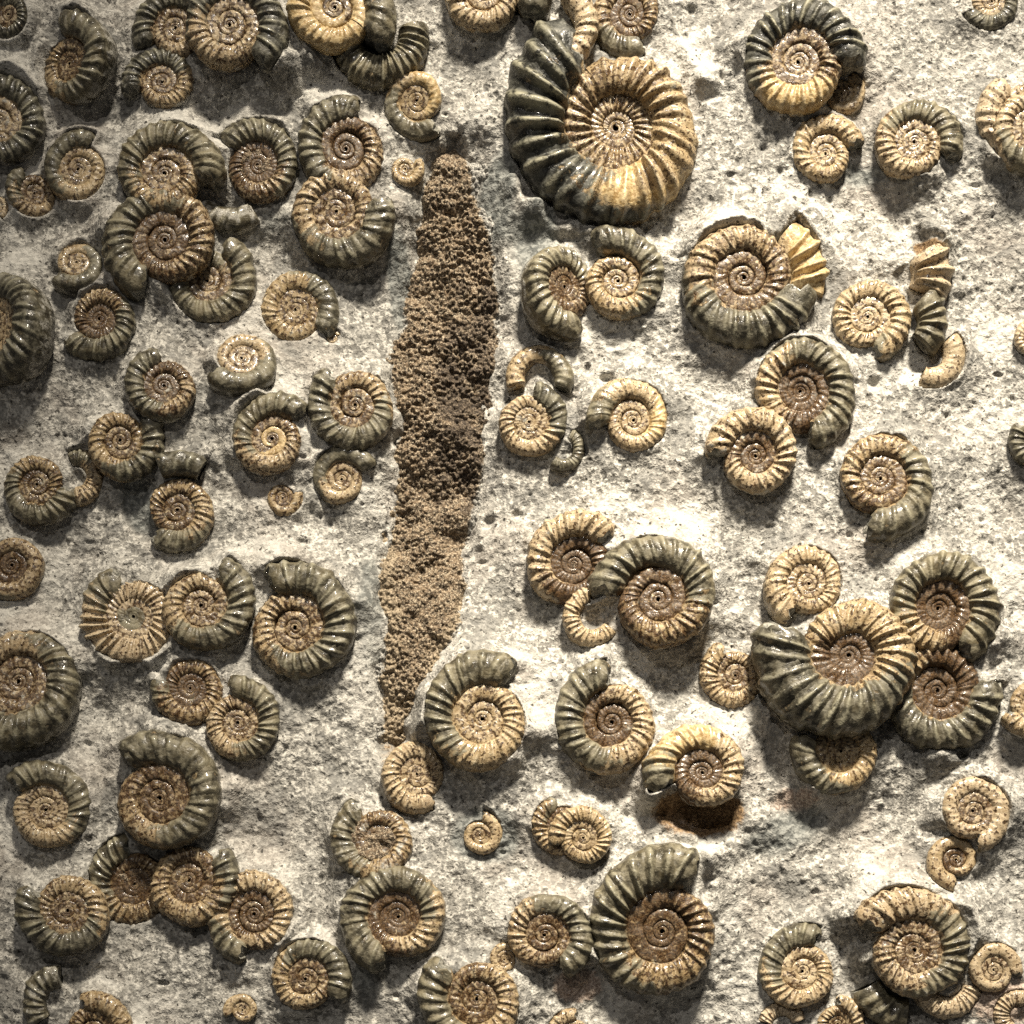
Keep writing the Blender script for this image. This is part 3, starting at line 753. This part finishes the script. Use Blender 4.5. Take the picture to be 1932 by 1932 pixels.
        if 'gold' in sp and sp['gold'][1] > sp['gold'][0]:
            g0, g1 = sp['gold']; gold = sstep(g0 - .03, g0 + .03, tt) * sstep(g1 + .03, g1 - .03, tt)
        if crest is None: crest = (0.5 + 0.5 * np.cos(2 * np.pi * (self.rb * (t + 0.012 * np.cos(phi)) + self.ph0))) * rib_weight(phi)
        tone = np.stack([np.clip(dark, 0, 1), brown, gold, crest * min(1, self.ra / .16)], -1)
        dust = self.dust + 0.12 * np.exp(-t / .05)
        dust = dust + 0.45 * sstep(24, -12, np.degrees(phi))
        tint = np.stack([np.full(n, self.cr), np.full(n, self.k), dust, np.ones(n)], -1)
        return {"tone": tone, "tint": tint}
    def tube(self, name, t0, t1, parent, ribs=True, npix=1.7, cap_end=False, cap_start=False):
        sp = self.sp
        px = sp['R'] * (1024 / 1932) * np.power(sp['W'], -(t0 + t1) / 2)
        n = int(np.clip(2 * np.pi * px * (t1 - t0) / npix, 10, 900))
        if ribs and self.rb * (t1 - t0) * 5 > n: n = int(self.rb * (t1 - t0) * 5)
        tv = np.linspace(t0, t1, n)
        phi = PHI if px > 14 else PHI[::2]
        T, Ph = np.meshgrid(tv, phi, indexing='ij')
        if cap_start:   # ragged mouth
            T = T + (0.010 * np.sin(Ph * 3 + self.wob[0]) + 0.008 * np.sin(Ph * 7 + self.wob[1])) * np.exp(-(T - t0) / 0.02)
        P = self.surf(T, Ph, ribs)
        C = self.colours(T, Ph, None if ribs else 0 * T)
        if sp['d'] < 0: P = P[:, ::-1]; C = {k: v[:, ::-1] for k, v in C.items()}
        P = P[:, ::-1]; C = {k: v[:, ::-1] for k, v in C.items()}
        if cap_end or False:
            c = P[-1].mean(0, keepdims=True)
            P = np.concatenate([P, P[-1:] * .45 + c[None] * .55, np.repeat(c[None], P.shape[1], 1)], 0)
            C = {k: np.concatenate([v, v[-1:], v[-1:]], 0) for k, v in C.items()}
        o = link(name, mesh_grid(name, P, True, M_SHELL, C), parent)
        return o, P
    def cap(self, ring, parent, name, depth):
        c = ring.mean(0)
        rs = [ring * k + c * (1 - k) for k in (1.0, .8, .5, .22, .02)]
        P = np.stack(rs)
        # slight hollow or bulge of the filling
        t0 = np.radians(self.sp['ap']); tang = np.array([-math.sin(t0), math.cos(t0), 0]) * -self.sp['d']
        r = self.sp['R'] * S
        for k, dd in enumerate((0, .3, .7, .9, 1.0)): P[k] += tang * depth * dd * r
        P += (noise3(P + self.loc, 600, 9)[..., None]) * 0.03 * r * np.array([.6, .6, 1.0]) * np.array([0, 1, 1, 1, 1])[:, None, None]
        return link(name, mesh_grid(name, P, True, M_FILL), parent)
    def ribs(self, t0, t1, parent):
        sp = self.sp
        wd = sp.get('rbw', 0.44)
        k0 = math.ceil(self.rb * (t0 + 0.012) + self.ph0 + .35); k1 = math.floor(self.rb * t1 + self.ph0 - .3)
        u = np.linspace(-1, 1, 9)
        ph_t = np.radians(np.array([-32, -12, 4, 20, 36, 52, 68, 84, 100, 116, 132, 150.]))
        jr = np.random.default_rng(5000 + self.i)
        worn = jr.uniform(0, 1) * .5
        for k in range(k0, k1 + 1):
            tc = (k - self.ph0 + jr.uniform(-.10, .10)) / self.rb
            amp = jr.uniform(.7, 1.15) * (1 - worn * (0.5 + 0.5 * math.sin(k * .7 + self.wob[0])))
            wk = wd * jr.uniform(.85, 1.1); lean = jr.uniform(.0, .022)
            U, Ph = np.meshgrid(u, ph_t, indexing='ij')
            T = tc - lean * np.cos(Ph) + U * wk / self.rb
            prof = (0.5 + 0.5 * np.cos(np.pi * U)) ** 1.15 * 1.1 * amp * (1 + .35 * noise2(Ph * 1.3 + k * 7.1, Ph * 0 + self.i, 1.0, 44))
            P = self.surf(T, Ph, False, prof)
            # patch rim sinks just under the whorl skin
            a = self.ro(T) * (1 - sp['q']) / 2
            ang = np.radians(sp['ap']) + sp['d'] * 2 * np.pi * T
            nrm = np.stack([np.cos(ang) * np.cos(Ph), np.sin(ang) * np.cos(Ph), np.sin(Ph)], -1) @ self.Rm.T
            edge = np.maximum(np.abs(U) ** 6, sstep(136, 150, np.degrees(Ph)) + sstep(-14, -32, np.degrees(Ph)))
            P = P - nrm * (a * 0.022 * np.clip(edge, 0, 1))[..., None]
            C = self.colours(T, Ph, np.clip(1.6 * prof - .5, 0, 1) * rib_weight(Ph))
            if sp['d'] < 0: P = P[:, ::-1]; C = {kk: v[:, ::-1] for kk, v in C.items()}
            P = P[:, ::-1]; C = {kk: v[:, ::-1] for kk, v in C.items()}
            link("rib", mesh_grid("rib", P, False, M_SHELL, C), parent)

def build_fossil(i, sp):
    w = Whorl(sp, i)
    name = "whorl_fragment" if sp['frag'] else "ammonite"
    root = link(name, None, loc=tuple(float(v) for v in w.loc))
    root["label"] = sp['label']
    root["category"] = "fossil fragment" if sp['frag'] else "ammonite"
    root["group"] = "broken whorl pieces set in the slab" if sp['frag'] else "ammonites set in the slab"
    sep = sp['R'] >= 44 and w.ra > 0.075
    if sp['frag']:
        T = sp['T']
        o, P = w.tube("whorl", 0, T, root, ribs=not sep, cap_end=True)
        w.cap(P[0], root, "aperture_fill", -.02)
        if sep: w.ribs(0, T, o)
        return
    Tmax = 1 + math.log(sp['R'] / sp['W'] / (1.6 + .028 * sp['R'])) / math.log(w.Wi)
    o, P = w.tube("outer_whorl", 0, min(1.0, Tmax), root, ribs=not sep, cap_start=True)
    w.cap(P[0], root, "aperture_fill", .03)
    if sep: w.ribs(0, 1.0, o)
    if 'fill' in sp: core_fill(w, root, sp['fill'], M_STRIP)
    if Tmax > 2.05:
        w.tube("middle_whorl", 1.0, 2.0, root)
        w.tube("inner_coil", 2.0, Tmax, root)
    elif Tmax > 1.05:
        w.tube("inner_coil", 1.0, Tmax, root)

for i, sp in enumerate(SPECS):
    build_fossil(i, sp)
